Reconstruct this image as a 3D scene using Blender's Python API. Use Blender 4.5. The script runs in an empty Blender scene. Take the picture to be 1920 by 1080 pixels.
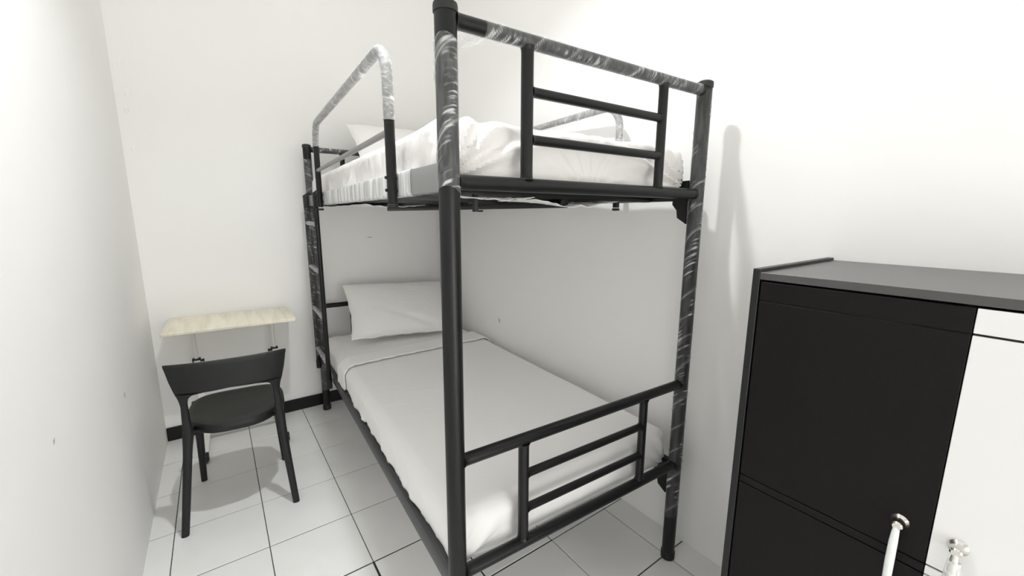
import bpy, bmesh, math, random
from mathutils import Vector, Matrix, noise
random.seed(7)
PI = math.pi
COL = bpy.context.scene.collection
SC = bpy.context.scene

# ------------------------------------------------------------------ camera, world, light, exposure
TH = 0.0442                                   # the bed stands a little askew in the room
cam_d = bpy.data.cameras.new('camera'); cam = bpy.data.objects.new('camera', cam_d); COL.objects.link(cam)
SC.camera = cam
cam_d.sensor_width = 36.0; cam_d.lens = 772.1278 / 1920 * 36.0; cam_d.clip_start = 0.02
YAW, PITCH, ROLL = -0.5797 - TH, -0.1756, 0.0039
fwd = Vector((-math.sin(YAW) * math.cos(PITCH), math.cos(YAW) * math.cos(PITCH), math.sin(PITCH)))
rgt = Vector((math.cos(YAW), math.sin(YAW), 0)); upv = rgt.cross(fwd)
r2 = rgt * math.cos(ROLL) + upv * math.sin(ROLL); u2 = -rgt * math.sin(ROLL) + upv * math.cos(ROLL)
M = Matrix((r2, u2, -fwd)).transposed().to_4x4(); M.translation = Vector((-0.41156, -0.79910, 1.27759))
cam.matrix_world = M

w = bpy.data.worlds.new('world'); SC.world = w; w.use_nodes = True
w.node_tree.nodes['Background'].inputs[0].default_value = (1, 1, 1, 1)
w.node_tree.nodes['Background'].inputs[1].default_value = 0.0
LAMP = (0.0, 0.25, 2.78)
ld = bpy.data.lights.new('ceiling_bulb', 'AREA'); ld.shape = 'DISK'; ld.size = 0.08; ld.spread = math.radians(125); ld.energy = 12.6; ld.color = (0.975, 0.99, 0.995)
lo = bpy.data.objects.new('ceiling_bulb', ld); COL.objects.link(lo); lo.location = LAMP
# added fill light, low before the unseen front wall, to brighten the lower bunk
ad = bpy.data.lights.new('front_fill_light', 'AREA'); ad.shape = 'RECTANGLE'; ad.size = 1.1; ad.size_y = 1.3
ad.energy = 24; ad.color = (1.0, 0.985, 0.965)
ao = bpy.data.objects.new('front_fill_light', ad); COL.objects.link(ao); ao.location = (0.15, -2.77, 0.72)
ao.rotation_euler = (PI / 2, 0, 0)
SC.view_settings.view_transform = 'Standard'; SC.view_settings.look = 'None'
SC.view_settings.gamma = 1.0; SC.view_settings.use_curve_mapping = False
SC.view_settings.exposure = 0.1
SC.cycles.max_bounces = 16; SC.cycles.diffuse_bounces = 12; SC.cycles.transparent_max_bounces = 16

# ------------------------------------------------------------------ materials
def mat(name, col, rough=0.5, metal=0.0, coat=0.0, spec=0.5, vary=0.0, vscale=8.0, bump=0.0, bscale=60.0, bdist=0.002, ior=None, vcol=None, detail=4):
    m = bpy.data.materials.new(name); m.use_nodes = True; nt = m.node_tree; b = nt.nodes['Principled BSDF']
    b.inputs['Base Color'].default_value = (*col, 1); b.inputs['Roughness'].default_value = rough
    b.inputs['Metallic'].default_value = metal; b.inputs['Coat Weight'].default_value = coat
    b.inputs['Specular IOR Level'].default_value = spec
    if ior: b.inputs['IOR'].default_value = ior
    tc = nt.nodes.new('ShaderNodeTexCoord')
    if vary or vcol:
        n = nt.nodes.new('ShaderNodeTexNoise'); n.inputs['Scale'].default_value = vscale; n.inputs['Detail'].default_value = detail
        nt.links.new(tc.outputs['Object'], n.inputs['Vector'])
        r = nt.nodes.new('ShaderNodeValToRGB'); r.color_ramp.elements[0].position = 0.35; r.color_ramp.elements[1].position = 0.7
        c2 = vcol or tuple(max(0, c * (1 - vary)) for c in col)
        r.color_ramp.elements[0].color = (*c2, 1); r.color_ramp.elements[1].color = (*col, 1)
        nt.links.new(n.outputs['Fac'], r.inputs['Fac']); nt.links.new(r.outputs['Color'], b.inputs['Base Color'])
    if bump:
        n = nt.nodes.new('ShaderNodeTexNoise'); n.inputs['Scale'].default_value = bscale; n.inputs['Detail'].default_value = 5
        nt.links.new(tc.outputs['Object'], n.inputs['Vector'])
        bp = nt.nodes.new('ShaderNodeBump'); bp.inputs['Strength'].default_value = bump; bp.inputs['Distance'].default_value = bdist
        nt.links.new(n.outputs['Fac'], bp.inputs['Height']); nt.links.new(bp.outputs['Normal'], b.inputs['Normal'])
    return m

M_WALL = mat('painted_plaster', (0.92, 0.918, 0.909), 0.75, spec=0.25, vary=0.02, vscale=1.5, bump=0.35, bscale=5, bdist=0.01)
M_SCUFF = mat('scuffed_plaster', (0.42, 0.41, 0.39), 0.8)
M_CEIL = mat('ceiling_paint', (0.92, 0.92, 0.91), 0.8, spec=0.2)
M_GROUT = mat('dark_grout', (0.03, 0.03, 0.028), 0.8)
M_TILE = mat('glazed_tile', (0.84, 0.84, 0.83), 0.28, spec=0.5, vary=0.05, vscale=5, bump=0.05, bscale=14)
M_BASE = mat('black_skirting', (0.009, 0.009, 0.009), 0.5, spec=0.3, vary=0.3, vscale=9)
M_TUBE = mat('black_powder_coat', (0.0065, 0.0068, 0.0068), 0.36, spec=0.32, bump=0.15, bscale=900, bdist=0.0004)
M_TUBE3 = mat('charcoal_enamel', (0.035, 0.037, 0.036), 0.42)
M_TUBE2 = mat('grey_enamel', (0.25, 0.252, 0.25), 0.45, spec=0.5)
M_CAP = mat('black_rubber', (0.012, 0.012, 0.012), 0.6)
M_CHAIR = mat('black_plastic', (0.009, 0.010, 0.0095), 0.5, spec=0.4, bump=0.2, bscale=500, bdist=0.0004)
M_WHITEMETAL = mat('white_enamel', (0.78, 0.77, 0.74), 0.35)
M_CHROME = mat('chrome', (0.72, 0.70, 0.66), 0.16, metal=1.0)
M_FOAM = mat('white_foam_sleeve', (0.74, 0.76, 0.75), 0.55, bump=0.3, bscale=60)
M_DARKWOOD = mat('dark_laminate', (0.0075, 0.0055, 0.006), 0.5, spec=0.16, bump=0.25, bscale=420, bdist=0.0006, vary=0.25, vscale=120)
M_CARCASS = mat('black_laminate', (0.010, 0.011, 0.010), 0.40, spec=0.35, bump=0.15, bscale=420, bdist=0.0004)
M_TOP = mat('greyed_black_laminate', (0.05, 0.048, 0.047), 0.30, spec=0.7, bump=0.1, bscale=300, bdist=0.0004)  # greyer and glossier than the carcass laminate
M_WHITEDOOR = mat('white_laminate', (0.72, 0.72, 0.715), 0.4)
M_BACKING = mat('black_backing', (0.008, 0.008, 0.008), 0.7)
M_LAMP = bpy.data.materials.new('lamp_glow'); M_LAMP.use_nodes = True
M_LAMP.node_tree.nodes['Principled BSDF'].inputs['Emission Color'].default_value = (1, 1, 1, 1); M_LAMP.node_tree.nodes['Principled BSDF'].inputs['Emission Strength'].default_value = 12.0


def cloth_mat(name, col, s=0.5):
    m = bpy.data.materials.new(name); m.use_nodes = True; nt = m.node_tree; b = nt.nodes['Principled BSDF']
    b.inputs['Base Color'].default_value = (*col, 1); b.inputs['Roughness'].default_value = 0.85
    b.inputs['Specular IOR Level'].default_value = 0.15; b.inputs['Sheen Weight'].default_value = 0.15
    tc = nt.nodes.new('ShaderNodeTexCoord')
    mp = nt.nodes.new('ShaderNodeMapping'); mp.inputs['Scale'].default_value = (1.0, 3.0, 1.0); mp.inputs['Rotation'].default_value = (0, 0, 0.5)
    n = nt.nodes.new('ShaderNodeTexNoise'); n.inputs['Scale'].default_value = 5; n.inputs['Detail'].default_value = 3; n.inputs['Distortion'].default_value = 0.9
    nt.links.new(tc.outputs['Object'], mp.inputs['Vector']); nt.links.new(mp.outputs['Vector'], n.inputs['Vector'])
    wv = nt.nodes.new('ShaderNodeTexNoise'); wv.inputs['Scale'].default_value = 260; nt.links.new(tc.outputs['Object'], wv.inputs['Vector'])
    b1 = nt.nodes.new('ShaderNodeBump'); b1.inputs['Strength'].default_value = s; b1.inputs['Distance'].default_value = 0.012
    b2 = nt.nodes.new('ShaderNodeBump'); b2.inputs['Strength'].default_value = 0.15; b2.inputs['Distance'].default_value = 0.0006
    nt.links.new(n.outputs['Fac'], b1.inputs['Height']); nt.links.new(wv.outputs['Fac'], b2.inputs['Height'])
    nt.links.new(b1.outputs['Normal'], b2.inputs['Normal']); nt.links.new(b2.outputs['Normal'], b.inputs['Normal'])
    return m
M_SHEET = cloth_mat('white_cotton_sheet', (0.87, 0.865, 0.855), 0.35)
M_SHEETUP = cloth_mat('pinkish_white_sheet_dimmed', (0.79, 0.772, 0.76), 0.8)  # pinkish, and darkened in colour to offset direct lamplight on the upper bunk
M_SHEET2 = cloth_mat('white_cotton_topsheet', (0.88, 0.877, 0.87), 0.2)
M_PILLOW = cloth_mat('white_cotton_pillowcase', (0.87, 0.865, 0.85), 0.35)

def film_mat(name, lo_a, hi_a, scale=(30, 30, 6)):
    m = bpy.data.materials.new(name); m.use_nodes = True; nt = m.node_tree; b = nt.nodes['Principled BSDF']
    b.inputs['Base Color'].default_value = (0.86, 0.87, 0.87, 1); b.inputs['Roughness'].default_value = 0.18
    tc = nt.nodes.new('ShaderNodeTexCoord'); mp = nt.nodes.new('ShaderNodeMapping'); mp.inputs['Scale'].default_value = scale
    n = nt.nodes.new('ShaderNodeTexNoise'); n.inputs['Scale'].default_value = 1.0; n.inputs['Detail'].default_value = 5; n.inputs['Distortion'].default_value = 1.5
    nt.links.new(tc.outputs['Object'], mp.inputs['Vector']); nt.links.new(mp.outputs['Vector'], n.inputs['Vector'])
    r = nt.nodes.new('ShaderNodeMapRange'); r.inputs['From Min'].default_value = 0.42; r.inputs['From Max'].default_value = 0.8
    r.inputs['To Min'].default_value = lo_a; r.inputs['To Max'].default_value = hi_a
    nt.links.new(n.outputs['Fac'], r.inputs['Value'])
    at = nt.nodes.new('ShaderNodeAttribute'); at.attribute_name = 'ridge'       # folded, doubled film is denser
    ad_ = nt.nodes.new('ShaderNodeMath'); ad_.operation = 'MULTIPLY_ADD'; ad_.use_clamp = True
    ad_.inputs[1].default_value = 0.55
    nt.links.new(at.outputs['Fac'], ad_.inputs[0]); nt.links.new(r.outputs['Result'], ad_.inputs[2])
    nt.links.new(ad_.outputs[0], b.inputs['Alpha'])
    bp = nt.nodes.new('ShaderNodeBump'); bp.inputs['Strength'].default_value = 0.6; bp.inputs['Distance'].default_value = 0.004
    nt.links.new(n.outputs['Fac'], bp.inputs['Height']); nt.links.new(bp.outputs['Normal'], b.inputs['Normal'])
    return m
M_FILM = film_mat('clear_film', 0.06, 0.16, (60, 60, 12))
M_FILM_DARK = film_mat('clear_film_tight', 0.03, 0.10, (60, 60, 12))
M_FILM_DENSE = film_mat('bunched_film', 0.55, 0.95, (14, 60, 4))

def wood_mat():
    m = bpy.data.materials.new('pale_wood_laminate'); m.use_nodes = True; nt = m.node_tree; b = nt.nodes['Principled BSDF']
    b.inputs['Roughness'].default_value = 0.4
    tc = nt.nodes.new('ShaderNodeTexCoord'); mp = nt.nodes.new('ShaderNodeMapping'); mp.inputs['Scale'].default_value = (9, 0.9, 2); mp.inputs['Rotation'].default_value = (0, 0, 0.1)
    n = nt.nodes.new('ShaderNodeTexNoise'); n.inputs['Scale'].default_value = 2.2; n.inputs['Detail'].default_value = 7; n.inputs['Distortion'].default_value = 1.1
    nt.links.new(tc.outputs['Object'], mp.inputs['Vector']); nt.links.new(mp.outputs['Vector'], n.inputs['Vector'])
    r = nt.nodes.new('ShaderNodeValToRGB'); e = r.color_ramp.elements
    e[0].position = 0.3; e[0].color = (0.72, 0.67, 0.53, 1); e[1].position = 0.62; e[1].color = (0.87, 0.83, 0.69, 1)
    nt.links.new(n.outputs['Fac'], r.inputs['Fac']); nt.links.new(r.outputs['Color'], b.inputs['Base Color'])
    return m
M_WOOD = wood_mat()

# ------------------------------------------------------------------ helpers
def obj(name, bm, m, parent=None, smooth=True, loc=None):
    me = bpy.data.meshes.new(name)
    bmesh.ops.recalc_face_normals(bm, faces=bm.faces[:])
    bm.to_mesh(me); bm.free()
    for mm in (m if isinstance(m, (list, tuple)) else [m]): me.materials.append(mm)
    if smooth:
        for p in me.polygons: p.use_smooth = True
    o = bpy.data.objects.new(name, me); COL.objects.link(o)
    if parent: o.parent = parent
    if loc: o.location = loc
    if smooth:
        md = o.modifiers.new('edges', 'EDGE_SPLIT'); md.split_angle = math.radians(38)
    return o

def tag(o, label=None, cat=None, group=None, kind=None):
    if label: o['label'] = label
    if cat: o['category'] = cat
    if group: o['group'] = group
    if kind: o['kind'] = kind
    return o

def empty(name, loc=(0, 0, 0), rz=0):
    o = bpy.data.objects.new(name, None); COL.objects.link(o); o.location = loc; o.rotation_euler = (0, 0, rz)
    o.empty_display_size = 0.1
    return o

def add_box(bm, x0, x1, y0, y1, z0, z1, bev=0.0, seg=2):
    r = bmesh.ops.create_cube(bm, size=1)
    vs = r['verts']
    for v in vs: v.co = Vector((x0 + (v.co.x + .5) * (x1 - x0), y0 + (v.co.y + .5) * (y1 - y0), z0 + (v.co.z + .5) * (z1 - z0)))
    if bev > 0:
        es = list({e for v in vs for e in v.link_edges})
        bmesh.ops.bevel(bm, geom=es, offset=bev, segments=seg, affect='EDGES', profile=0.5)

def box(name, m, parent, x0, x1, y0, y1, z0, z1, bev=0.0, seg=2, smooth=True):
    bm = bmesh.new(); add_box(bm, x0, x1, y0, y1, z0, z1, bev, seg)
    return obj(name, bm, m, parent, smooth)

def frames(pts):
    out = []; n = len(pts); up = None
    for i in range(n):
        t = (pts[min(i + 1, n - 1)] - pts[max(i - 1, 0)]).normalized()
        if up is None:
            a = Vector((0, 0, 1)) if abs(t.z) < .9 else Vector((1, 0, 0))
            up = (a - t * a.dot(t)).normalized()
        else: up = (up - t * up.dot(t)).normalized()
        out.append((t, up, t.cross(up)))
    return out

def add_tube(bm, pts, r, seg=14, caps=True, rf=None, rz=None):
    """tube along pts; rf(i, a) scales the radius; rz = second half axis for oval or squarish tubes"""
    pts = [Vector(p) for p in pts]; fr = frames(pts); rings = []
    for i, (p, (t, u, s)) in enumerate(zip(pts, fr)):
        ring = []
        for k in range(seg):
            a = 2 * PI * k / seg; rr = (r[i] if isinstance(r, (list, tuple)) else r) * (rf(i, a) if rf else 1)
            ring.append(bm.verts.new(p + (u * math.cos(a) + s * math.sin(a)) * rr))
        rings.append(ring)
    for a, b in zip(rings, rings[1:]):
        for k in range(seg): bm.faces.new((a[k], a[(k + 1) % seg], b[(k + 1) % seg], b[k]))
    if caps:
        bm.faces.new(rings[0][::-1]); bm.faces.new(rings[-1])
    return rings

def arc_path(pts, rad, n=8):
    """round the inner corners of a polyline"""
    pts = [Vector(p) for p in pts]; out = [pts[0]]
    for i in range(1, len(pts) - 1):
        a, b, c = pts[i - 1], pts[i], pts[i + 1]
        d1 = (a - b).normalized(); d2 = (c - b).normalized(); ang = d1.angle(d2); L = rad / math.tan(ang / 2)
        p1 = b + d1 * L; p2 = b + d2 * L; ctr = b + (d1 + d2).normalized() * rad / math.sin(ang / 2)
        v1 = p1 - ctr; v2 = p2 - ctr; tot = v1.angle(v2)
        for k in range(n + 1):
            t = k / n; out.append(ctr + (v1 * math.sin((1 - t) * tot) + v2 * math.sin(t * tot)) / math.sin(tot))
    out.append(pts[-1]); return out

def resample(pts, step):
    pts = [Vector(p) for p in pts]; out = [pts[0]]
    for a, b in zip(pts, pts[1:]):
        n = max(1, int((b - a).length / step))
        for k in range(1, n + 1): out.append(a.lerp(b, k / n))
    return out

def tube(name, m, parent, pts, r, seg=16, caps=True):
    bm = bmesh.new(); add_tube(bm, pts, r, seg, caps); return obj(name, bm, m, parent)

def add_lathe(bm, prof, seg=20, origin=(0, 0, 0), axis='z'):
    o = Vector(origin); rings = []
    for r, z in prof:
        ring = []
        for k in range(seg):
            a = 2 * PI * k / seg; c, s = r * math.cos(a), r * math.sin(a)
            v = Vector((c, s, z)) if axis == 'z' else Vector((z, c, s)) if axis == 'x' else Vector((c, z, s))
            ring.append(bm.verts.new(o + v))
        rings.append(ring)
    for a, b in zip(rings, rings[1:]):
        for k in range(seg): bm.faces.new((a[k], a[(k + 1) % seg], b[(k + 1) % seg], b[k]))
    bm.faces.new(rings[0][::-1]); bm.faces.new(rings[-1])

def wrap(name, m, parent, pts, r, pitch=0.11, seed=0, seg=22, skew=0.0, hand=1, dens=1.0):
    """spirally wound plastic film: a shell with raised helical edges and crinkles"""
    pts = resample(pts, 0.0022); rnd = random.Random(seed); ph = rnd.random() * 6
    fr = frames(pts); bm = bmesh.new(); lay = bm.verts.layers.float.new('ridge'); rings = []; s = 0
    for i, (p, (t, u, sd)) in enumerate(zip(pts, fr)):
        if i: s += (pts[i] - pts[i - 1]).length
        ring = []
        cut = s; rem_ = 0
        for k in range(seg):
            a = 2 * PI * k / seg
            pt = pitch * (1 + 0.25 * noise.noise(Vector((s * 3, seed, 0))))
            q = (s / pt + hand * a / (2 * PI) + ph) % 1.0
            edge = math.exp(-((q - 0.5) / 0.022) ** 2) + .6 * math.exp(-((q - 0.56) / 0.012) ** 2)
            edge *= .75 + .5 * noise.noise(Vector((s * 8, math.cos(a), seed + 3)))
            wv = s * 210 + hand * a * 210 * pt / (2 * PI) * .55
            act = max(0, noise.noise(Vector((math.cos(a) * .9 + seed, math.sin(a) * .9, s * 9))) + .05)
            st = noise.noise(Vector((wv, math.cos(a) * .8, seed + s * 4)))
            crk = max(0, st - .12) * 2.6 * min(1, act * 2.2)
            rr = r + 0.0012 + 0.0014 * edge + 0.0014 * crk
            v = bm.verts.new(p + (u * math.cos(a) + sd * math.sin(a)) * rr + t * skew * math.cos(a + 2.2))
            v[lay] = max(0, min(1.0, dens * (edge * 0.75 + crk * 1.0)))
            ring.append(v)
        rings.append(ring)
    for a, b in zip(rings, rings[1:]):
        for k in range(seg): bm.faces.new((a[k], a[(k + 1) % seg], b[(k + 1) % seg], b[k]))
    o = obj(name, bm, m, parent)
    o['label'] = 'clear plastic film wound around the tube'
    return o

def rbox(sx, sy, sz, r, n, disp=None):
    """rounded box centred on x, y, standing on z = 0, finely divided; disp(p, n) -> new p"""
    bm = bmesh.new(); nx, ny, nz = n
    hx, hy, hz = sx / 2, sy / 2, sz / 2
    key = {}
    def V(i, j, k):
        if (i, j, k) in key: return key[(i, j, k)]
        p = Vector((-hx + sx * i / nx, -hy + sy * j / ny, -hz + sz * k / nz))
        q = Vector((max(-hx + r, min(hx - r, p.x)), max(-hy + r, min(hy - r, p.y)), max(-hz + r, min(hz - r, p.z))))
        d = p - q
        nn = d.normalized() if d.length > 1e-9 else Vector((0, 0, 1))
        if d.length > 1e-9: p = q + nn * min(r, d.length) if d.length > r else p
        p = p + Vector((0, 0, hz))
        # face normals for the flat areas
        if disp: p = disp(p, nn)
        v = bm.verts.new(p); key[(i, j, k)] = v; return v
    for i in range(nx):
        for j in range(ny):
            bm.faces.new([V(i, j, 0), V(i, j + 1, 0), V(i + 1, j + 1, 0), V(i + 1, j, 0)])
            bm.faces.new([V(i, j, nz), V(i + 1, j, nz), V(i + 1, j + 1, nz), V(i, j + 1, nz)])
    for i in range(nx):
        for k in range(nz):
            bm.faces.new([V(i, 0, k), V(i + 1, 0, k), V(i + 1, 0, k + 1), V(i, 0, k + 1)])
            bm.faces.new([V(i, ny, k), V(i, ny, k + 1), V(i + 1, ny, k + 1), V(i + 1, ny, k)])
    for j in range(ny):
        for k in range(nz):
            bm.faces.new([V(0, j, k), V(0, j, k + 1), V(0, j + 1, k + 1), V(0, j + 1, k)])
            bm.faces.new([V(nx, j, k), V(nx, j + 1, k), V(nx, j + 1, k + 1), V(nx, j, k + 1)])
    return bm

def copy_part(o, parent, loc=None):
    c = o.copy(); COL.objects.link(c); c.parent = parent
    if loc is not None: c.location = loc
    return c

# ------------------------------------------------------------------ the room
XL, XR, YB, YF, ZC = -0.740, 0.987, 2.100, -2.80, 2.905
def slab(name, m, x0, x1, y0, y1, z0, z1):
    return tag(box(name, m, None, x0, x1, y0, y1, z0, z1, smooth=False), kind='structure')
floor = slab('floor', M_GROUT, XL - .1, XR + .1, YF - .1, YB + .1, -0.10, -0.003)
wall_left = slab('wall_left', M_WALL, XL - .1, XL, YF - .1, YB + .1, -0.003, ZC)
wall_right = slab('wall_right', M_WALL, XR, XR + .1, YF - .1, YB + .1, -0.003, ZC)
wall_back = slab('wall_back', M_WALL, XL, XR, YB, YB + .1, -0.003, ZC)
wall_front = slab('wall_front', M_WALL, XL, XR, YF - .1, YF, -0.003, ZC)
ceiling = slab('ceiling', M_CEIL, XL - .1, XR + .1, YF - .1, YB + .1, ZC, ZC + .1)
bb = slab('baseboard_back', M_BASE, XL + .001, XR - .001, YB - .012, YB, -0.002, 0.078)
md = bb.modifiers.new('bevel', 'BEVEL'); md.width = 0.003; md.segments = 2

# floor tiles, each one a piece; a few joints are wider
S, OX, OY = 0.3063, -0.0475, 0.5849
tile_mesh = {}
def tile(x0, x1, y0, y1):
    w_, d_ = round(x1 - x0, 4), round(y1 - y0, 4)
    if w_ < .01 or d_ < .01: return
    if (w_, d_) not in tile_mesh:
        bm = bmesh.new(); add_box(bm, -w_ / 2, w_ / 2, -d_ / 2, d_ / 2, -0.006, 0.0, 0)
        bmesh.ops.bevel(bm, geom=[e for e in bm.edges if all(v.co.z > -.001 for v in e.verts)], offset=0.0012, segments=1, affect='EDGES')
        me = bpy.data.meshes.new('tile'); bm.to_mesh(me); bm.free(); me.materials.append(M_TILE)
        tile_mesh[(w_, d_)] = me
    o = bpy.data.objects.new('tile', tile_mesh[(w_, d_)]); COL.objects.link(o); o.parent = floor
    o.location = ((x0 + x1) / 2, (y0 + y1) / 2, random.uniform(-.0002, .0002))
for i in range(-3, 4):
    for j in range(-12, 6):
        x0, x1 = OX + i * S, OX + (i + 1) * S; y0, y1 = OY + j * S, OY + (j + 1) * S
        g = 0.0015
        gx0 = gx1 = g; gy0 = gy1 = 0.0023
        if j < 0 and i == -1: gx1 = 0.004                    # wide brown joint at x = OX
        if j < 0 and i == 0: gx0 = 0.004
        if j == 0 and i in (-1, 0, 1): gy0 = 0.0032
        if j == -1 and i in (-1, 0): gy1 = 0.0035
        if j == -1 and i < 2: gy0 = 0.0032
        if j == -2 and i < 2: gy1 = 0.0032
        if j == -1 and i == 0: gx1 = 0.0032
        if j == -1 and i == 1: gx0 = 0.003; gx1 = 0.003
        if j == -1 and i == 2: gx0 = 0.002
        tile(max(XL, x0 + gx0), min(XR, x1 - gx1), max(YF, y0 + gy0), min(YB - .002, y1 - gy1))

# flaked paint on the walls
def flake(parent, pts, depth_dir, lift=0.004, m=None):
    bm = bmesh.new(); top = []; d = Vector(depth_dir)
    ps = [Vector(p) for p in pts]; c = sum(ps, Vector()) / len(ps)
    vs = [bm.verts.new(p + d * (0.0005 + lift * (i % 3 == 0))) for i, p in enumerate(ps)]
    vb = [bm.verts.new(p - d * 0.001) for p in ps]
    bm.faces.new(vs); n = len(vs)
    for i in range(n): bm.faces.new((vs[i], vs[(i + 1) % n], vb[(i + 1) % n], vb[i]))
    o = obj('paint_flake', bm, m or M_WALL, parent, smooth=False); return o
for (x, z, s_) in ((-.704, 2.0, .022), (-.692, 1.86, .03), (-.705, 1.785, .02), (-.700, 1.60, .018)):
    pts = [(x + s_ * .45 * math.cos(a) * (1 + .3 * math.sin(3 * a)), YB, z + s_ * math.sin(a)) for a in [k * PI / 4 for k in range(8)]]
    flake(wall_back, pts, (0, -1, 0))
flake(wall_back, [(.44, YB, 1.122), (.46, YB, 1.125), (.485, YB, 1.121), (.46, YB, 1.119)], (0, -1, 0), .0002, M_SCUFF)
flake(wall_right, [(XR, 1.275, .61), (XR, 1.285, .625), (XR, 1.28, .645), (XR, 1.272, .63)], (-1, 0, 0), .0005, M_SCUFF)
flake(wall_left, [(XL, 1.205, .60), (XL, 1.215, .612), (XL, 1.21, .625), (XL, 1.202, .615)], (1, 0, 0), .0003, M_SCUFF)
flake(wall_left, [(XL, .45, .78), (XL, .46, .785), (XL, .463, .792), (XL, .452, .79)], (1, 0, 0), .0003, M_SCUFF)

# ceiling lamp that lights the room
lamp = tag(empty('ceiling_lamp', (LAMP[0], LAMP[1], ZC)), 'round white ceiling lamp above the bunk bed', 'lamp')
bm = bmesh.new(); add_lathe(bm, [(.03, 0), (.10, -.002), (.10, -.115), (.085, -.12), (.02, -.115)], 32); obj('lamp_base', bm, M_WHITEMETAL, lamp)
bm = bmesh.new(); add_lathe(bm, [(.02, -.1205), (.082, -.1205), (.082, -.1225), (.02, -.1225)], 32); obj('diffuser', bm, M_LAMP, lamp)

# ------------------------------------------------------------------ bunk bed
W, L, H = 0.871, 2.0, 1.683
V1, V2 = 0.1978, 0.6750
RP = 0.0225
bed = tag(empty('bunk_bed', (0, 0, 0), -TH), 'tall black tubular metal bunk bed partly wrapped in clear plastic', 'bed')
UZ = (1.658, 1.5538, 1.4497, 1.3461); LZ = (0.6979, 0.5943, 0.4909, 0.3898)

for (x, y) in ((0, 0), (W, 0), (0, L), (W, L)):
    p = tube('post', M_TUBE, bed, [(x, y, 0.012), (x, y, H - .006)], RP, 28)
    bm = bmesh.new(); add_lathe(bm, [(.0175, 0.008), (RP + .0012, 0.004), (RP + .0022, 0), (RP + .0022, -.012), (RP - .001, -.013)], 28, (x, y, H - .004)); obj('post_cap', bm, M_CAP, p)
    bm = bmesh.new(); add_lathe(bm, [(RP - .002, 0.0), (RP + .0025, 0.002), (RP + .0025, .028), (RP + .0005, .032), (.01, .032)], 28, (x, y, 0)); obj('foot_cap', bm, M_CAP, p)
    if (x, y) == (0, 0):
        wrap('plastic_wrap', M_FILM, p, [(x, y, 1.318), (x, y, 1.608)], RP, .15, 3, 44, skew=.018, hand=-1)
    elif (x, y) == (W, 0):
        wrap('plastic_wrap', M_FILM_DARK, p, [(x, y, .17), (x, y, 1.645)], RP, .11, 5, 30, skew=.014, hand=-1)
    else:
        wrap('plastic_wrap', M_FILM, p, [(x, y, .14), (x, y, 1.60)], RP, .12, 8 + int(x), 18)

def flare_tube(name, a, b, r, parent=bed):
    """rail with little weld fillets at both ends"""
    a, b = Vector(a), Vector(b); d = (b - a); Ln = d.length; t = d / Ln
    pts = []; rs = []
    for s, k in ((0, 1.22), (.003, 1.10), (.008, 1.02), (.015, 1.0)): pts.append(a + t * s); rs.append(r * k)
    for s, k in ((.015, 1.0), (.008, 1.02), (.003, 1.10), (0, 1.22)): pts.append(b - t * s); rs.append(r * k)
    bm = bmesh.new(); add_tube(bm, pts, rs, 18); return obj(name, bm, M_TUBE, parent)

RB, RV, RS = 0.0165, 0.0155, 0.0115
for (y, pre) in ((0, 'footboard'), (L, 'headboard')):
    for Z in (UZ, LZ):
        up = Z is UZ
        k_ = 1.0
        top = flare_tube(pre + '_rail', (RP - .004, y, Z[0]), (W - RP + .004, y, Z[0]), .0155)
        flare_tube(pre + '_rail', (RP - .004, y, Z[3]), (W - RP + .004, y, Z[3]), RB)
        for vx in (V1, V2):
            flare_tube(pre + '_upright', (vx, y, Z[3] + RB - .004), (vx, y, Z[0] - .0155 + .004), .0145 if vx == V1 else .0135)
        for z in (Z[1], Z[2]):
            flare_tube(pre + '_bar', (V1 + .011, y, z), (V2 - .010, y, z), RS)
        if up and y == 0:
            wrap('plastic_wrap', M_FILM, top, [(.085, y, Z[0]), (W - .03, y, Z[0])], .0160, .105, 21, 24, hand=1)
        elif up:
            wrap('plastic_wrap', M_FILM, top, [(.03, y, Z[0]), (W - .03, y, Z[0])], .0160, .1, 22, 18)

# side rails (rectangular tubes) with end plates and hooks
def side_rail(x, z0, z1, sign):
    o = box('side_rail', (M_TUBE2 if z0 > 1 else M_TUBE3) if sign < 0 else M_TUBE, bed, x - .0155 if sign < 0 else x - .010, x + .010 if sign < 0 else x + .0155, RP - .003, L - RP + .003, z0, z1, .003)
    for ye, s in ((RP, 1), (L - RP, -1)):
        # gusset plate: deep hook plate below the rail
        bm = bmesh.new(); t = .003
        prof = [(0, z1 + .004), (.055, z1 + .002), (.055, z0 - .012), (.038, z0 - .03), (.034, z0 - .055), (0, z0 - .075)]
        xa = x + (.0105 if sign < 0 else -.0105); a = [bm.verts.new((xa - t, ye + s * q[0], q[1])) for q in prof]; b = [bm.verts.new((xa + t, ye + s * q[0], q[1])) for q in prof]
        bm.faces.new(a[::-1]); bm.faces.new(b)
        for i in range(len(prof)): bm.faces.new((a[i], a[(i + 1) % len(prof)], b[(i + 1) % len(prof)], b[i]))
        obj('hook_plate', bm, M_TUBE, o, smooth=False)
    return o
railUL = side_rail(0, 1.325, 1.386, -1); side_rail(W, 1.325, 1.386, 1)
railLL = side_rail(0, 0.337, 0.392, -1); side_rail(W, 0.337, 0.392, 1)

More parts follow.
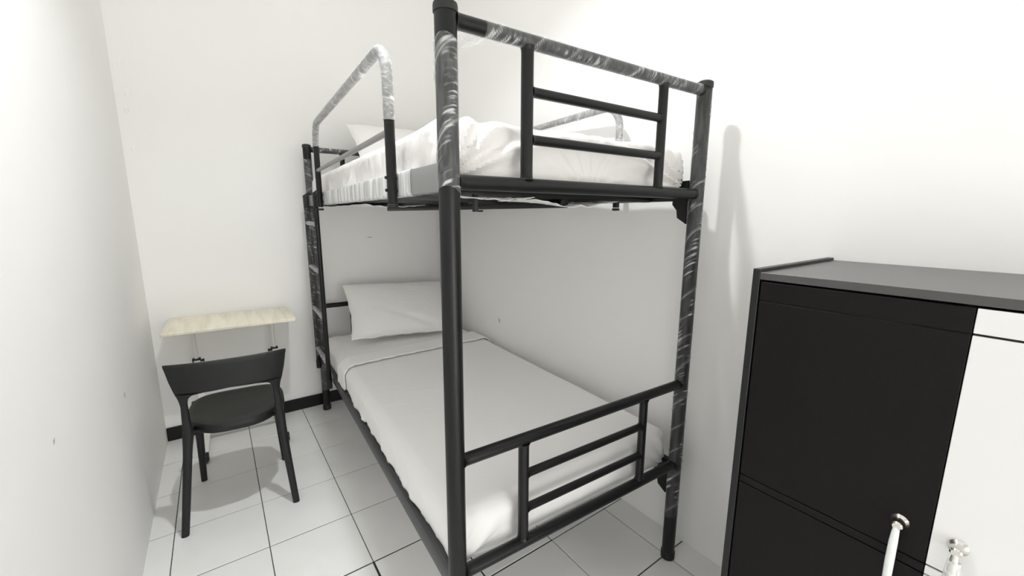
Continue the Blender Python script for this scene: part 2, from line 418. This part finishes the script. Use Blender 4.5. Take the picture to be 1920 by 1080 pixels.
# bunched film round the upper left rail
bm = bmesh.new(); lay = bm.verts.layers.float.new('ridge')
rings = []; ny = 420
for i in range(ny + 1):
    y = 0.185 + (1.43 - 0.185) * i / ny
    ring = []
    fold = noise.noise(Vector((y * 16, 0, 3))) * .6 + noise.noise(Vector((y * 42, 5, 3))) * .5
    sl = .03 * noise.noise(Vector((y * 6, 1, 9)))
    for k in range(20):
        a = 2 * PI * k / 20; cx, cz = math.cos(a), math.sin(a)
        px = -.0028 + math.copysign(abs(cx) ** .35, cx) * (.0150 + .0022 * fold); pz = 1.3555 + math.copysign(abs(cz) ** .35, cz) * (.0325 + .0012 * fold)
        f2 = noise.noise(Vector((y * 42, a * .5, 3)))
        v = bm.verts.new((px, y + sl * cz * .25, pz)); v[lay] = max(0, min(1, .25 + f2)); ring.append(v)
    rings.append(ring)
for a, b in zip(rings, rings[1:]):
    for k in range(20): bm.faces.new((a[k], a[(k + 1) % 20], b[(k + 1) % 20], b[k]))
o = obj('plastic_wrap', bm, M_FILM_DENSE, railUL); o['label'] = 'bunched white-looking plastic film on the side rail'

# guard rails
def guard(x, y0, y1, sx):
    g = tube('guard_rail', M_TUBE, bed, resample(arc_path([(x, y0, 1.308), (x, y0, 1.700), (x, y1, 1.700), (x, y1, 1.312)], .085, 10), .05), .0132, 20)
    mb = tube('guard_bar', M_TUBE2, g, [(x, y0 + .004, 1.488), (x, y1 - .004, 1.488)], .0085, 14)
    for y in (y0, y1):
        bm = bmesh.new(); add_lathe(bm, [(.0138, 1.306), (.0148, 1.302), (.0148, 1.298), (.012, 1.296)], 18, (x, y, 0)); obj('end_cap', bm, M_CAP, g)
        for z in (1.34, 1.372):
            bm = bmesh.new(); add_tube(bm, [(x + sx * .018, y, z), (x - sx * .016, y, z)], .004, 8); obj('bolt', bm, M_TUBE, g)
    wrap('plastic_wrap', M_FILM_DENSE2, g, arc_path([(x, y0, 1.515), (x, y0, 1.700), (x, y1, 1.700), (x, y1, 1.600)], .085, 12), .0135, .06, 31, 18)
    return g
M_FILM_DENSE2 = film_mat('wound_film_thick', 0.34, 0.62, (25, 25, 25))
guard(-.031, .288, 1.452, -1)
guard(W + .031, .372, 1.50, 1)

# decks: cross slats, long centre bar and a thin board under each mattress
for z in (1.325, 0.337):
    for k in range(6):
        y = .17 + k * .332
        sl = box('cross_slat', M_TUBE, bed, .0115, W - .0115, y, y + .028, z - .002, z + .024, .002)
    box('centre_bar', M_TUBE, bed, W / 2 - .014, W / 2 + .014, .14, L - .14, z - .026, z - .0025, .002)
# black perforated sheets hanging slightly under the upper deck near the foot end
# ragged plastic sheet hanging below the upper deck
def ragged(name, m, x0, x1, y0, y1, z, drop, seed, parent, lab):
    bm = bmesh.new(); nx, ny_ = 26, 10; g = []
    for j in range(ny_ + 1):
        row = []
        for i in range(nx + 1):
            u, v = i / nx, j / ny_
            x = x0 + (x1 - x0) * u; yy = y0 + (y1 - y0) * v + .02 * noise.noise(Vector((u * 5, v * 2, seed))) 
            zz = z - drop * math.sin(PI * u) * (1 - v) * (0.6 + .8 * abs(noise.noise(Vector((u * 4, seed, 1))))) + .003 * noise.noise(Vector((u * 12, v * 9, seed)))
            row.append(bm.verts.new((x, yy, zz)))
        g.append(row)
    for j in range(ny_):
        for i in range(nx): bm.faces.new((g[j][i], g[j][i + 1], g[j + 1][i + 1], g[j + 1][i]))
    o = obj(name, bm, m, parent); o['label'] = lab
    md = o.modifiers.new('thick', 'SOLIDIFY'); md.thickness = .0012; md.offset = 1
    return o
M_SCRAP = film_mat('loose_film', .25, .5, (50, 50, 50))
M_FILMSHEET = mat('milky_plastic_sheet', (0.74, 0.74, 0.73), 0.4)
ragged('torn_film', M_FILMSHEET, .03, .26, .05, .13, 1.321, .012, 1, bed, 'torn white plastic hanging under the upper bunk')
ragged('torn_film', M_FILMSHEET, .30, .62, .10, .30, 1.319, .020, 4, bed, 'torn white plastic hanging under the upper bunk')
ragged('torn_film', M_FILMSHEET, .05, .30, .9, 1.7, 1.318, .014, 6, bed, 'torn white plastic hanging under the upper bunk')
# film scrap at the near post under the top rail
bm = bmesh.new(); n_ = 10; A = []
for j in range(7):
    row = []
    for i in range(n_ + 1):
        u = i / n_; v = j / 6
        row.append(bm.verts.new((.02 + .085 * u * (1 - .1 * v), .004 + .010 * math.sin(u * 5 + v * 4) * v, 1.643 - v * .040 * (1 - u) ** .8)))
    A.append(row)
for j in range(6):
    for i in range(n_): bm.faces.new((A[j][i], A[j][i + 1], A[j + 1][i + 1], A[j + 1][i]))
o = obj('film_scrap', bm, M_SCRAP, bed); o['label'] = 'loose clear film corner below the top rail'
# locking bolts that hang below the deck
for (x, y) in ((.115, .10),):
    bm = bmesh.new(); add_tube(bm, [(x, y, 1.285), (x, y, 1.327)], .0075, 14); add_tube(bm, [(x - .018, y, 1.306), (x + .004, y, 1.306)], .003, 8)
    obj('locking_bolt', bm, M_CAP, bed)

# ------------------------------------------------------------------ ladder hooked on the left side
ladder = tag(empty('bunk_ladder', tuple(Matrix.Rotation(-TH, 3, 'Z') @ Vector((-.033, 1.79, .31))), -TH),
             'narrow black metal ladder hooked on the left side of the bunk bed, film-wrapped', 'ladder')
def Lp(y, z, x=0): return (x, y - 1.79, z - .31)
for y in (1.585, 1.965):
    r_ = tube('ladder_rail', M_TUBE, ladder, [Lp(y, .33), Lp(y, 1.385)], .0125, 16)
    bm = bmesh.new(); p0, p1 = Lp(y, .308), Lp(y, .36); add_tube(bm, [p0, p1], .0145, 14); obj('foot_cap', bm, M_CAP, r_)
    bm = bmesh.new(); x_, yy, zz = Lp(y, 1.385)
    add_tube(bm, [(x_, yy, zz - .02), (x_, yy, zz + .006), (x_ + .012, yy, zz + .014), (x_ + .030, yy, zz + .014)], .0045, 8)
    add_box(bm, x_ - .012, x_ + .013, yy - .016, yy + .016, zz - .07, zz + .004, .002)
    obj('ladder_hook', bm, M_CAP, r_)
    if y > 1.7: wrap('plastic_wrap', M_FILM_DARK, r_, [Lp(y, .38), Lp(y, 1.33)], .0128, .09, 41, 16, dens=.8)
for z in (1.225, .965, .705, .445):
    g = tube('rung', M_TUBE, ladder, [Lp(1.595, z), Lp(1.955, z)], .0105, 14)
    wrap('plastic_wrap', M_FILM_DENSE2, g, [Lp(1.61, z), Lp(1.94, z)], .0108, .05, int(z * 100), 14)

# ------------------------------------------------------------------ mattresses, sheet, pillows
def bed_place(o, x, y, z, rz=0):
    v = Matrix.Rotation(-TH, 3, 'Z') @ Vector((x, y, z)); o.location = v; o.rotation_euler = (0, 0, -TH + rz)

def crease(p, c, n, amp, spread, seed):
    """folds that radiate from a corner c"""
    d = Vector((p.x - c[0], p.y - c[1], (p.z - c[2]) * 1.4)); r = d.length
    a = math.atan2(p.z - c[2] + .25 * (p.y - c[1]), p.x - c[0])
    return amp * math.exp(-(r / spread) ** 2) * math.sin(a * n + seed + 2.2 * noise.noise(p * 6))

UL_, UW_ = 1.93, .842
def disp_upper(p, n):
    q = p.copy()
    side = 1 - abs(n.z)
    bul = math.sin(min(1, max(0, q.z / .145)) * PI)
    k = 0.006 * bul
    if n.x < -.3: q.x -= k
    if n.x > .3: q.x += k
    if n.y < -.3: q.y -= k * .6
    if n.y > .3: q.y += k
    f = crease(p, (-UW_ / 2, -UL_ / 2, .0), 17, .0115, .30, 1) + crease(p, (UW_ / 2, -UL_ / 2, .02), 19, .0105, .36, 4)
    f += crease(p, (0.0, -UL_ / 2, -.02), 16, .004, .30, 7)
    f += crease(p, (-UW_ / 2, .2, 0.0), 9, .004, .4, 3) + crease(p, (-UW_ / 2, -.45, .0), 9, .004, .3, 5)
    ff = f + .0035 * noise.noise(Vector((p.x * 5, p.y * 5, p.z * 9)))
    if abs(n.z) < .8: q += Vector((n.x, n.y, 0)) * ff
    if q.z > .08: q.z += ff * .8 + .006 * noise.noise(Vector((p.x * 2.2, p.y * 2.2, 5)))
    if n.x < -.3: q.x -= (.022 * max(0, noise.noise(Vector((3, p.y * 7, p.z * 5)))) + .008 * noise.noise(Vector((8, p.y * 24, p.z * 10)))) * (1 - q.z / .16)
    return q
bm = rbox(UW_, UL_, .146, .034, (110, 200, 22), disp_upper)
m_up = obj('mattress', bm, M_SHEETUP); bed_place(m_up, W / 2, 1.01, 1.3495)
tag(m_up, 'white sheeted mattress on the upper bunk', 'mattress')

LW_, LL_ = .862, 1.93
def disp_lower(p, n):
    q = p.copy()
    f = .004 * noise.noise(Vector((p.x * 4, p.y * 4, p.z * 8)))
    f += crease(p, (LW_ / 2, -LL_ / 2, .0), 13, .006, .25, 2) + crease(p, (-LW_ / 2, LL_ / 2, .02), 12, .005, .3, 2)
    f += crease(p, (-LW_ / 2, .35, .0), 10, .004, .3, 6)
    if abs(n.z) < .8: q += Vector((n.x, n.y, 0)) * f
    if q.z > .08: q.z += f * .6
    return q
bm = rbox(LW_, LL_, .142, .038, (90, 170, 18), disp_lower)
m_lo = obj('mattress', bm, M_SHEET); bed_place(m_lo, W / 2 + .003, 1.005, .362)
tag(m_lo, 'white sheeted mattress on the lower bunk', 'mattress')

# flat top sheet over the foot two thirds of the lower mattress, its edge folded back
def disp_ts(off, band=False):
    def f_(p, n):
        q = p.copy()
        f = .004 * noise.noise(Vector((p.x * 4, p.y * 4, p.z * 8)))
        g = crease(p, (-LW_ / 2, -LL_ / 2, .0), 9, .010, .22, 2) + crease(p, (LW_ / 2, -LL_ / 2, .0), 13, .006, .25, 2)
        if abs(n.z) < .8:
            bl = 0; bk = 0
            if n.x < -.3:   # puffs along the hem on the open side
                bl = (.024 * max(0, noise.noise(Vector((3, p.y * 8, p.z * 5)))) + .012 * max(0, noise.noise(Vector((8, p.y * 22, p.z * 10))))) * (1 - p.z / .16)
                bl += .004
            q += Vector((n.x, n.y, 0)) * (f + g + bl)
        if q.z > .08: q.z += f * .6 + g * .3 + .0012 * noise.noise(Vector((p.x * 3 + p.y * 9, p.y * 3, 2)))
        return q
    return f_
def sheet_mesh(off, ylo, yhi, hem, n, hook=None):
    bm = rbox(LW_ + 2 * off, LL_ + 2 * off, .142 + 2 * off, .038 + off, n, disp_ts(off))
    kill = []
    for f in bm.faces:
        c = f.calc_center_median()
        yy = c.y - .012 * (c.x * 2) * 1.0
        lim_hi = yhi(c.x) if callable(yhi) else yhi
        lim_lo = ylo(c.x) if callable(ylo) else ylo
        if c.y > lim_hi or c.y < lim_lo or c.z < hem(c): kill.append(f)
    bmesh.ops.delete(bm, geom=kill, context='FACES')
    return bm
def hem_lo(c):
    if c.x < -LW_ / 2 + .04:
        return .040 + .014 * noise.noise(Vector((0, c.y * 6, 2))) + .008 * noise.noise(Vector((0, c.y * 17, 4))) - (.02 if c.y < -.75 else 0)
    return .014
yb = lambda x: .405 + .11 * min(1, max(0, x + .43)) ** .7
bm = sheet_mesh(.004, -2, lambda x: yb(x) - .01, hem_lo, (110, 230, 22))
ts = obj('top_sheet', bm, M_SHEET2); bed_place(ts, W / 2 + .003, 1.005, .362 - .004)
md = ts.modifiers.new('thick', 'SOLIDIFY'); md.thickness = .0018; md.offset = 0
tag(ts, 'flat white top sheet spread over the lower mattress, hem folded back below the pillow', 'sheet')
bm = sheet_mesh(.0125, lambda x: yb(x) - .13 - .03 * min(1, max(0, x + .43)), lambda x: yb(x) + .008, lambda c: hem_lo(c) + .004, (110, 230, 22))
fb = obj('folded_hem', bm, M_SHEET2, ts, loc=(0, 0, -.0035))
md = fb.modifiers.new('thick', 'SOLIDIFY'); md.thickness = .007; md.offset = 0
fb['label'] = 'turned-back double hem of the sheet'

def pillow(label, wid, hgt, thick, x, y, z, lean, rz, seed, droop=0, roll=0):
    n = 56; bm = bmesh.new(); top = {}; bot = {}
    for s, store in ((1, top), (-1, bot)):
        for i in range(n + 1):
            for j in range(n + 1):
                u, v = -1 + 2 * i / n, -1 + 2 * j / n
                edge = (i in (0, n) or j in (0, n))
                if s < 0 and edge: store[(i, j)] = top[(i, j)]; continue
                h = max(0, (1 - abs(u) ** 3.0)) ** .55 * max(0, (1 - abs(v) ** 2.6)) ** .55
                px = u * wid / 2 * (1 - .06 * (1 - v * v)); py = v * hgt / 2 * (1 - .07 * (1 - u * u) )
                r_ = Vector((px, py, seed))
                wr = .006 * noise.noise(Vector((px * 7 + seed, py * 9, s))) + .006 * math.sin((px * .8 + py) * 36 + 4 * noise.noise(r_ * 5)) * max(0, noise.noise(r_ * 3.3)) 
                fold = -.011 * math.exp(-(((py + .13 + .45 * (px - .05)) / .022) ** 2)) * (1 / (1 + math.exp(-px * 18)))
                pz = s * (thick / 2 * h) + (wr + (fold if s > 0 else 0)) * min(1, h * 2)
                if edge: pz += .004 * math.sin(u * 11 + v * 9 + seed)
                px2 = px + .004 * noise.noise(Vector((u * 3, v * 3, seed + 2)))
                py2 = py + .006 * noise.noise(Vector((u * 4, v * 2, seed + 6)))
                pz -= droop * (v > 0) * v * v * .03
                store[(i, j)] = bm.verts.new((px2, py2, pz))
    for i in range(n):
        for j in range(n):
            bm.faces.new((top[(i, j)], top[(i + 1, j)], top[(i + 1, j + 1)], top[(i, j + 1)]))
            bm.faces.new((bot[(i, j)], bot[(i, j + 1)], bot[(i + 1, j + 1)], bot[(i + 1, j)]))
    bmesh.ops.rotate(bm, verts=bm.verts, cent=(0, 0, 0), matrix=Matrix.Rotation(roll, 3, 'Z'))
    # pivot on the lower edge
    bmesh.ops.translate(bm, verts=bm.verts, vec=(0, hgt / 2, 0))
    bmesh.ops.rotate(bm, verts=bm.verts, cent=(0, 0, 0), matrix=Matrix.Rotation(lean, 3, 'X'))
    o = obj('pillow', bm, M_PILLOW); bed_place(o, x, y, z, rz); tag(o, label, 'pillow'); return o
pillow('plump white pillow leaning on the wall at the head of the lower bunk', .66, .45, .15, .452, 1.60, .540, math.radians(38), 0.0, 2, roll=math.radians(-4))
pillow('white pillow propped up at the head of the upper bunk', .62, .45, .13, .53, 1.62, 1.52, math.radians(42), 0.0, 11)

# ------------------------------------------------------------------ wardrobe
XF = 0.545; WD = XR - .003
Y0, Y1, Y2 = -.379, -.7135, -1.05
wb = tag(empty('wardrobe', ((XF + WD) / 2, (Y0 + Y2) / 2, 0)), 'low wardrobe with a dark brown door and a white door against the right wall', 'wardrobe')
cx_, cy_ = wb.location.x, wb.location.y
def wbox(name, m, x0, x1, y0, y1, z0, z1, parent=wb, bev=.0008):
    return box(name, m, parent, x0 - cx_, x1 - cx_, y0 - cy_, y1 - cy_, z0, z1, bev, 1, smooth=False)
sp = wbox('side_panel', M_CARCASS, XF, WD, Y0 - .015, Y0, 0, 1.164)
wbox('side_panel', M_CARCASS, XF, WD, Y2, Y2 + .015, 0, 1.164)
wbox('top_panel', M_TOP, XF + .0005, WD, Y2 + .0152, Y0 - .0152, 1.141, 1.157)
wbox('back_panel', M_CARCASS, WD - .004, WD - .0005, Y2 + .0152, Y0 - .0152, .05, 1.1405)
wbox('bottom_panel', M_CARCASS, XF + .02, WD - .005, Y2 + .0152, Y0 - .0152, .05, .066)
wbox('plinth', M_CARCASS, XF + .02, XF + .034, Y2 + .0152, Y0 - .0152, 0, .0498)
wbox('centre_panel', M_BACKING, XF + .022, WD - .006, Y1 - .004, Y1 + .012, .067, 1.1405)
def door(label, m, ya, yb_):
    d = wbox('door', M_BACKING, XF + .006, XF + .019, ya, yb_, .056, 1.1365); d['label'] = label
    zs = [(.056, .6555), (.6585, .6745), (.6775, 1.0935), (1.0965, 1.1365)] if m is M_DARKWOOD else [(.056, .6555), (.6585, .6738), (.6775, 1.0925), (1.0965, 1.1365)]
    for z0, z1 in zs:
        wbox('door_board', m, XF + .0015, XF + .0065, ya, yb_, z0, z1, parent=d, bev=.0006)
    return d
d1 = door('dark brown wood grain door', M_DARKWOOD, Y1 + .0006, Y0 - .0185)
d2 = door('plain white door with thin black grooves', M_WHITEDOOR, Y2 + .0185, Y1 - .0012)

def handle(parent, yk, sleeve, label, zt):
    """arched bar pull: flared chrome mounts at both ends and a bar that bows outward"""
    bm = bmesh.new(); x0 = XF + .0014
    for z in (zt, zt - .135):
        add_lathe(bm, [(.0128, 0), (.0136, -.0012), (.0130, -.003), (.0095, -.006), (.0078, -.012), (.0074, -.018), (.0080, -.0215), (.0060, -.0245)], 24, (x0 - cx_, yk - cy_, z), 'x')
    nfaces = len(bm.faces)
    pts = [(x0 - .020 - cx_, yk - cy_, zt - .003), (x0 - .024 - cx_, yk - cy_, zt - .014), (x0 - .027 - cx_, yk - cy_, zt - .03), (x0 - .029 - cx_, yk - cy_, zt - .0675),
           (x0 - .027 - cx_, yk - cy_, zt - .105), (x0 - .024 - cx_, yk - cy_, zt - .121), (x0 - .020 - cx_, yk - cy_, zt - .132)]
    add_tube(bm, pts, [.0045, .0055, .0062, .0065, .0062, .0055, .0045], 16)
    for f in list(bm.faces)[nfaces:]: f.material_index = 1 if sleeve else 0
    o = obj('handle', bm, [M_CHROME, M_FOAM], parent); o['label'] = label
    if not sleeve:
        # clear sleeve still on the bar
        bm = bmesh.new(); lay = bm.verts.layers.float.new('ridge')
        rr = add_tube(bm, [(p[0], p[1], p[2]) for p in pts[1:-1]], [.0085, .0095, .0098, .0095, .0085], 18, caps=False)
        me = bpy.data.meshes.new('s'); bm.to_mesh(me); bm.free()
        bm2 = bmesh.new(); bm2.from_mesh(o.data); n0 = len(bm2.faces); bm2.from_mesh(me)
        bm2.faces.ensure_lookup_table()
        for f in bm2.faces[n0:]: f.material_index = 2; f.smooth = True
        bm2.to_mesh(o.data); bm2.free(); o.data.materials.append(M_SLEEVE)
    return o
M_SLEEVE = film_mat('clear_sleeve', .38, .7, (60, 60, 60))
handle(d1, -.674, True, 'chrome handle with a white foam sleeve', .735)
handle(d2, -.747, False, 'chrome handle in a clear plastic sleeve', .7345)

# ------------------------------------------------------------------ folding side desk by the back wall
desk = tag(empty('side_desk', (-.372, 1.897, 0), math.radians(-1.7)), 'small pale wood laptop desk on white adjustable legs against the back wall', 'desk')
bm = bmesh.new(); ow, od = .293, .188
def rrect(hw, hd, rs):
    out = []
    for (sx, sy, a0, r) in ((1, 1, 0, rs[0]), (-1, 1, 90, rs[1]), (-1, -1, 180, rs[2]), (1, -1, 270, rs[3])):
        for k in range(7):
            a = math.radians(a0 + 90 * k / 6); out.append((sx * (hw - r) + r * math.cos(a), sy * (hd - r) + r * math.sin(a)))
    return out
pr_ = rrect(ow, od, (.03, .03, .012, .012)); rings = []
for z, ins in ((.693, .002), (.695, 0), (.705, 0), (.707, .002)):
    rings.append([bm.verts.new((x * (1 - ins / ow), y * (1 - ins / od), z)) for x, y in pr_])
for a, b in zip(rings, rings[1:]):
    for k in range(len(a)): bm.faces.new((a[k], a[(k + 1) % len(a)], b[(k + 1) % len(a)], b[k]))
bm.faces.new(rings[0][::-1]); bm.faces.new(rings[-1])
obj('desktop', bm, M_WOOD, desk)
for s in (-1, 1):
    x = s * .186; y = .06
    leg = box('leg', M_WHITEMETAL, desk, x - .016, x + .016, y - .012, y + .012, .035, .490, .004)
    tube('inner_tube', M_WHITEMETAL, leg, [(x, y, .486), (x, y, .684)], .0095, 16)
    box('top_bracket', M_WHITEMETAL, leg, x - .018, x + .018, y - .09, y + .09, .684, .6925, .002)
    bm = bmesh.new(); add_box(bm, x - .019, x + .019, y - .015, y + .015, .486, .496, .002)
    add_tube(bm, [(x - s * .016, y - .004, .482), (x - s * .034, y - .004, .482)], [.006, .009], 14)
    add_box(bm, x - .018, x - .012, y - .0145, y - .010, .464, .487, 0); obj('clamp_knob', bm, M_CAP, leg)
    base = box('base_bar', M_WHITEMETAL, desk, x - .016, x + .016, -.19, .17, .018, .040, .004)
    for yy in (-.195, .165):
        bm = bmesh.new(); add_box(bm, x - .018, x + .018, yy - .012, yy + .022, .012, .052, .004)
        add_tube(bm, [(x - .012, yy, .013), (x + .012, yy, .013)], .0125, 16); obj('caster', bm, M_CAP, base)
box('cross_bar', M_WHITEMETAL, desk, -.17, .17, .05, .07, .06, .085, .003)

# ------------------------------------------------------------------ chair
chair = tag(empty('chair', (-.410, 1.335, 0), math.radians(-4.4)), 'black plastic chair with a curved open back facing the small desk', 'chair')
def loft(bm, rows, cap=True):
    rs = [[bm.verts.new(p) for p in r] for r in rows]; n = len(rs[0])
    for a, b in zip(rs, rs[1:]):
        for k in range(n): bm.faces.new((a[k], a[(k + 1) % n], b[(k + 1) % n], b[k]))
    if cap: bm.faces.new(rs[0][::-1]); bm.faces.new(rs[-1])
def section(cx, cy, hw, ht, n=14, p=.55):
    return [(cx + hw * math.copysign(abs(math.cos(a)) ** p, math.cos(a)), cy + ht * math.copysign(abs(math.sin(a)) ** p, math.sin(a))) for a in [2 * PI * k / n for k in range(n)]]
def back_y(x):                      # the plan curve of the back
    return -.247 + .037 * (abs(x) / .205) ** 2.2
def lerp_tab(tab, z):
    for (z0, v0), (z1, v1) in zip(tab, tab[1:]):
        if z0 <= z <= z1:
            t = (z - z0) / (z1 - z0); return v0 + (v1 - v0) * t
    return tab[0][1] if z < tab[0][0] else tab[-1][1]
def smooth_tab(tab, z, h=.008): return sum(lerp_tab(tab, z + d * h) for d in (-1, -.5, 0, .5, 1)) / 5
inner = [(.40, .141), (.50, .144), (.555, .144), (.574, .140), (.586, .132), (.594, .119), (.5995, .100), (.603, .06), (.605, .02), (.607, 0), (.73, 0)]
outer = [(.40, .176), (.50, .170), (.545, .167), (.575, .171), (.605, .180), (.65, .191), (.70, .1995), (.714, .203), (.722, .201)]
ydepth = [(.40, -.185), (.46, -.192), (.55, -.205), (.60, -.214), (.72, -.222)]
DX = .011                         # the moulded back stands a little off centre
bm = bmesh.new()
for s in (-1, 1):
    rows = []; zs = [.41 + .15 * k / 16 for k in range(16)] + [.56 + .055 * k / 22 for k in range(22)] + [.615 + .105 * k / 16 for k in range(17)]
    for z in zs:
        xi, xo = smooth_tab(inner, z, .004), smooth_tab(outer, z, .004)
        if z > .606: xi = 0
        n = 14; front = []; rear = []
        thick = .010 if z > .6 else .010 + (.6 - z) / .19 * .006
        thick *= (1 - max(0, (z - .708) / .012) ** 2 * .75)
        if z > .6: thick *= (1 - max(0, (.612 - z) / .012) ** 2 * .6)
        base_y = smooth_tab(ydepth, z)
        for k in range(n + 1):
            t = k / n; x = xi + (xo - xi) * t
            w_ = min(1, max(0, (z - .50) / .09)); w_ = w_ * w_ * (3 - 2 * w_)
            y = base_y + (back_y(x) - back_y(.16)) * w_
            e = (1 - abs(2 * t - 1) ** 4) ** .5 if 0 < t < 1 else 0
            if t < .5: e = e + (1 - e) * min(1, max(0, (.125 - xi) / .06))
            th = thick * (.25 + .75 * e)
            zz = z + (1 - min(1, x / .2) ** 2) * (.002 * min(1, max(0, (z - .64) / .07)) - .003 * min(1, max(0, (.64 - z) / .03)) * min(1, max(0, (z - .59) / .01)))
            front.append((s * x + DX, y + th, zz)); rear.append((s * x + DX, y - th, zz))
        rows.append(front + rear[::-1])
    loft(bm, rows)
bmesh.ops.delete(bm, geom=[f for f in bm.faces if all(abs(v.co.x - DX) < 1e-5 for v in f.verts)], context='FACES_ONLY')
bmesh.ops.remove_doubles(bm, verts=bm.verts, dist=.0004)
obj('backrest', bm, M_CHAIR, chair)
# seat: dished shell with a turned-down rim
def seat_r(a):
    c, s = math.cos(a), math.sin(a)
    hw = .181 if s > -.2 else .181 - .04 * min(1, (-s - .2) / .8)
    return Vector((hw * math.copysign(abs(c) ** .62, c), .207 * math.copysign(abs(s) ** .72, s) - .012, 0))
bm = bmesh.new(); NA = 64
prof = [(0.02, .000), (.2, .0), (.4, .0), (.6, .002), (.75, .006), (.86, .0105), (.93, .012), (.975, .009), (1.0, .000), (1.005, -.014), (.985, -.027), (.95, -.028), (.93, -.014), (.6, -.006), (.02, -.008)]
rows = []
for r, dz in prof:
    row = []
    for k in range(NA):
        a = 2 * PI * k / NA; p = seat_r(a) * r
        fr_ = max(0, math.sin(a)) * r
        z = .438 + dz - .014 * fr_ ** 3 - .006 * abs(math.cos(a)) * 0
        row.append((p.x + .012, p.y, z))
    rows.append(row)
loft(bm, rows)
obj('seat', bm, M_CHAIR, chair)
# rear seat brackets joining seat and legs
for s in (-1, 1):
    bm = bmesh.new(); rows = []
    for t, hw, hh in ((0, .017, .017), (.3, .012, .013), (.6, .012, .012), (1, .022, .012)):
        p = Vector((s * .157 + DX, -.19, .425)).lerp(Vector((s * .125, -.12, .424)), t)
        rows.append([(p.x + q[0] * .8, p.y + q[0] * s * .5, p.z + q[1]) for q in section(0, 0, hw, hh, 12)])
    loft(bm, rows); obj('seat_bracket', bm, M_CHAIR, chair)
    # rear leg
    bm = bmesh.new(); rows = []
    for k in range(15):
        t = k / 14; z = .43 * (1 - t)
        x = .158 + (.199 - .158) * t ** 1.05; y = -.187 - .013 * t; x += s * DX * (1 - t)
        hw = .0160 * (1 - t) + .0135 * t + .003 * math.exp(-((t) / .12) ** 2); ht = .0175 * (1 - t) + .0135 * t
        rows.append([(s * x + a, y + b, z) for a, b in section(0, 0, hw, ht, 14, .75)])
    loft(bm, rows); obj('leg', bm, M_CHAIR, chair)
    # front leg
    bm = bmesh.new(); rows = []
    for k in range(13):
        t = k / 12; z = .424 * (1 - t)
        x = .155 + (.172 - .155) * t; y = .145 + .05 * t
        hw = .018 * (1 - t) + .0125 * t; ht = hw
        rows.append([(s * x + a, y + b, z) for a, b in section(0, 0, hw, ht, 14, .75)])
    loft(bm, rows); obj('leg', bm, M_CHAIR, chair)
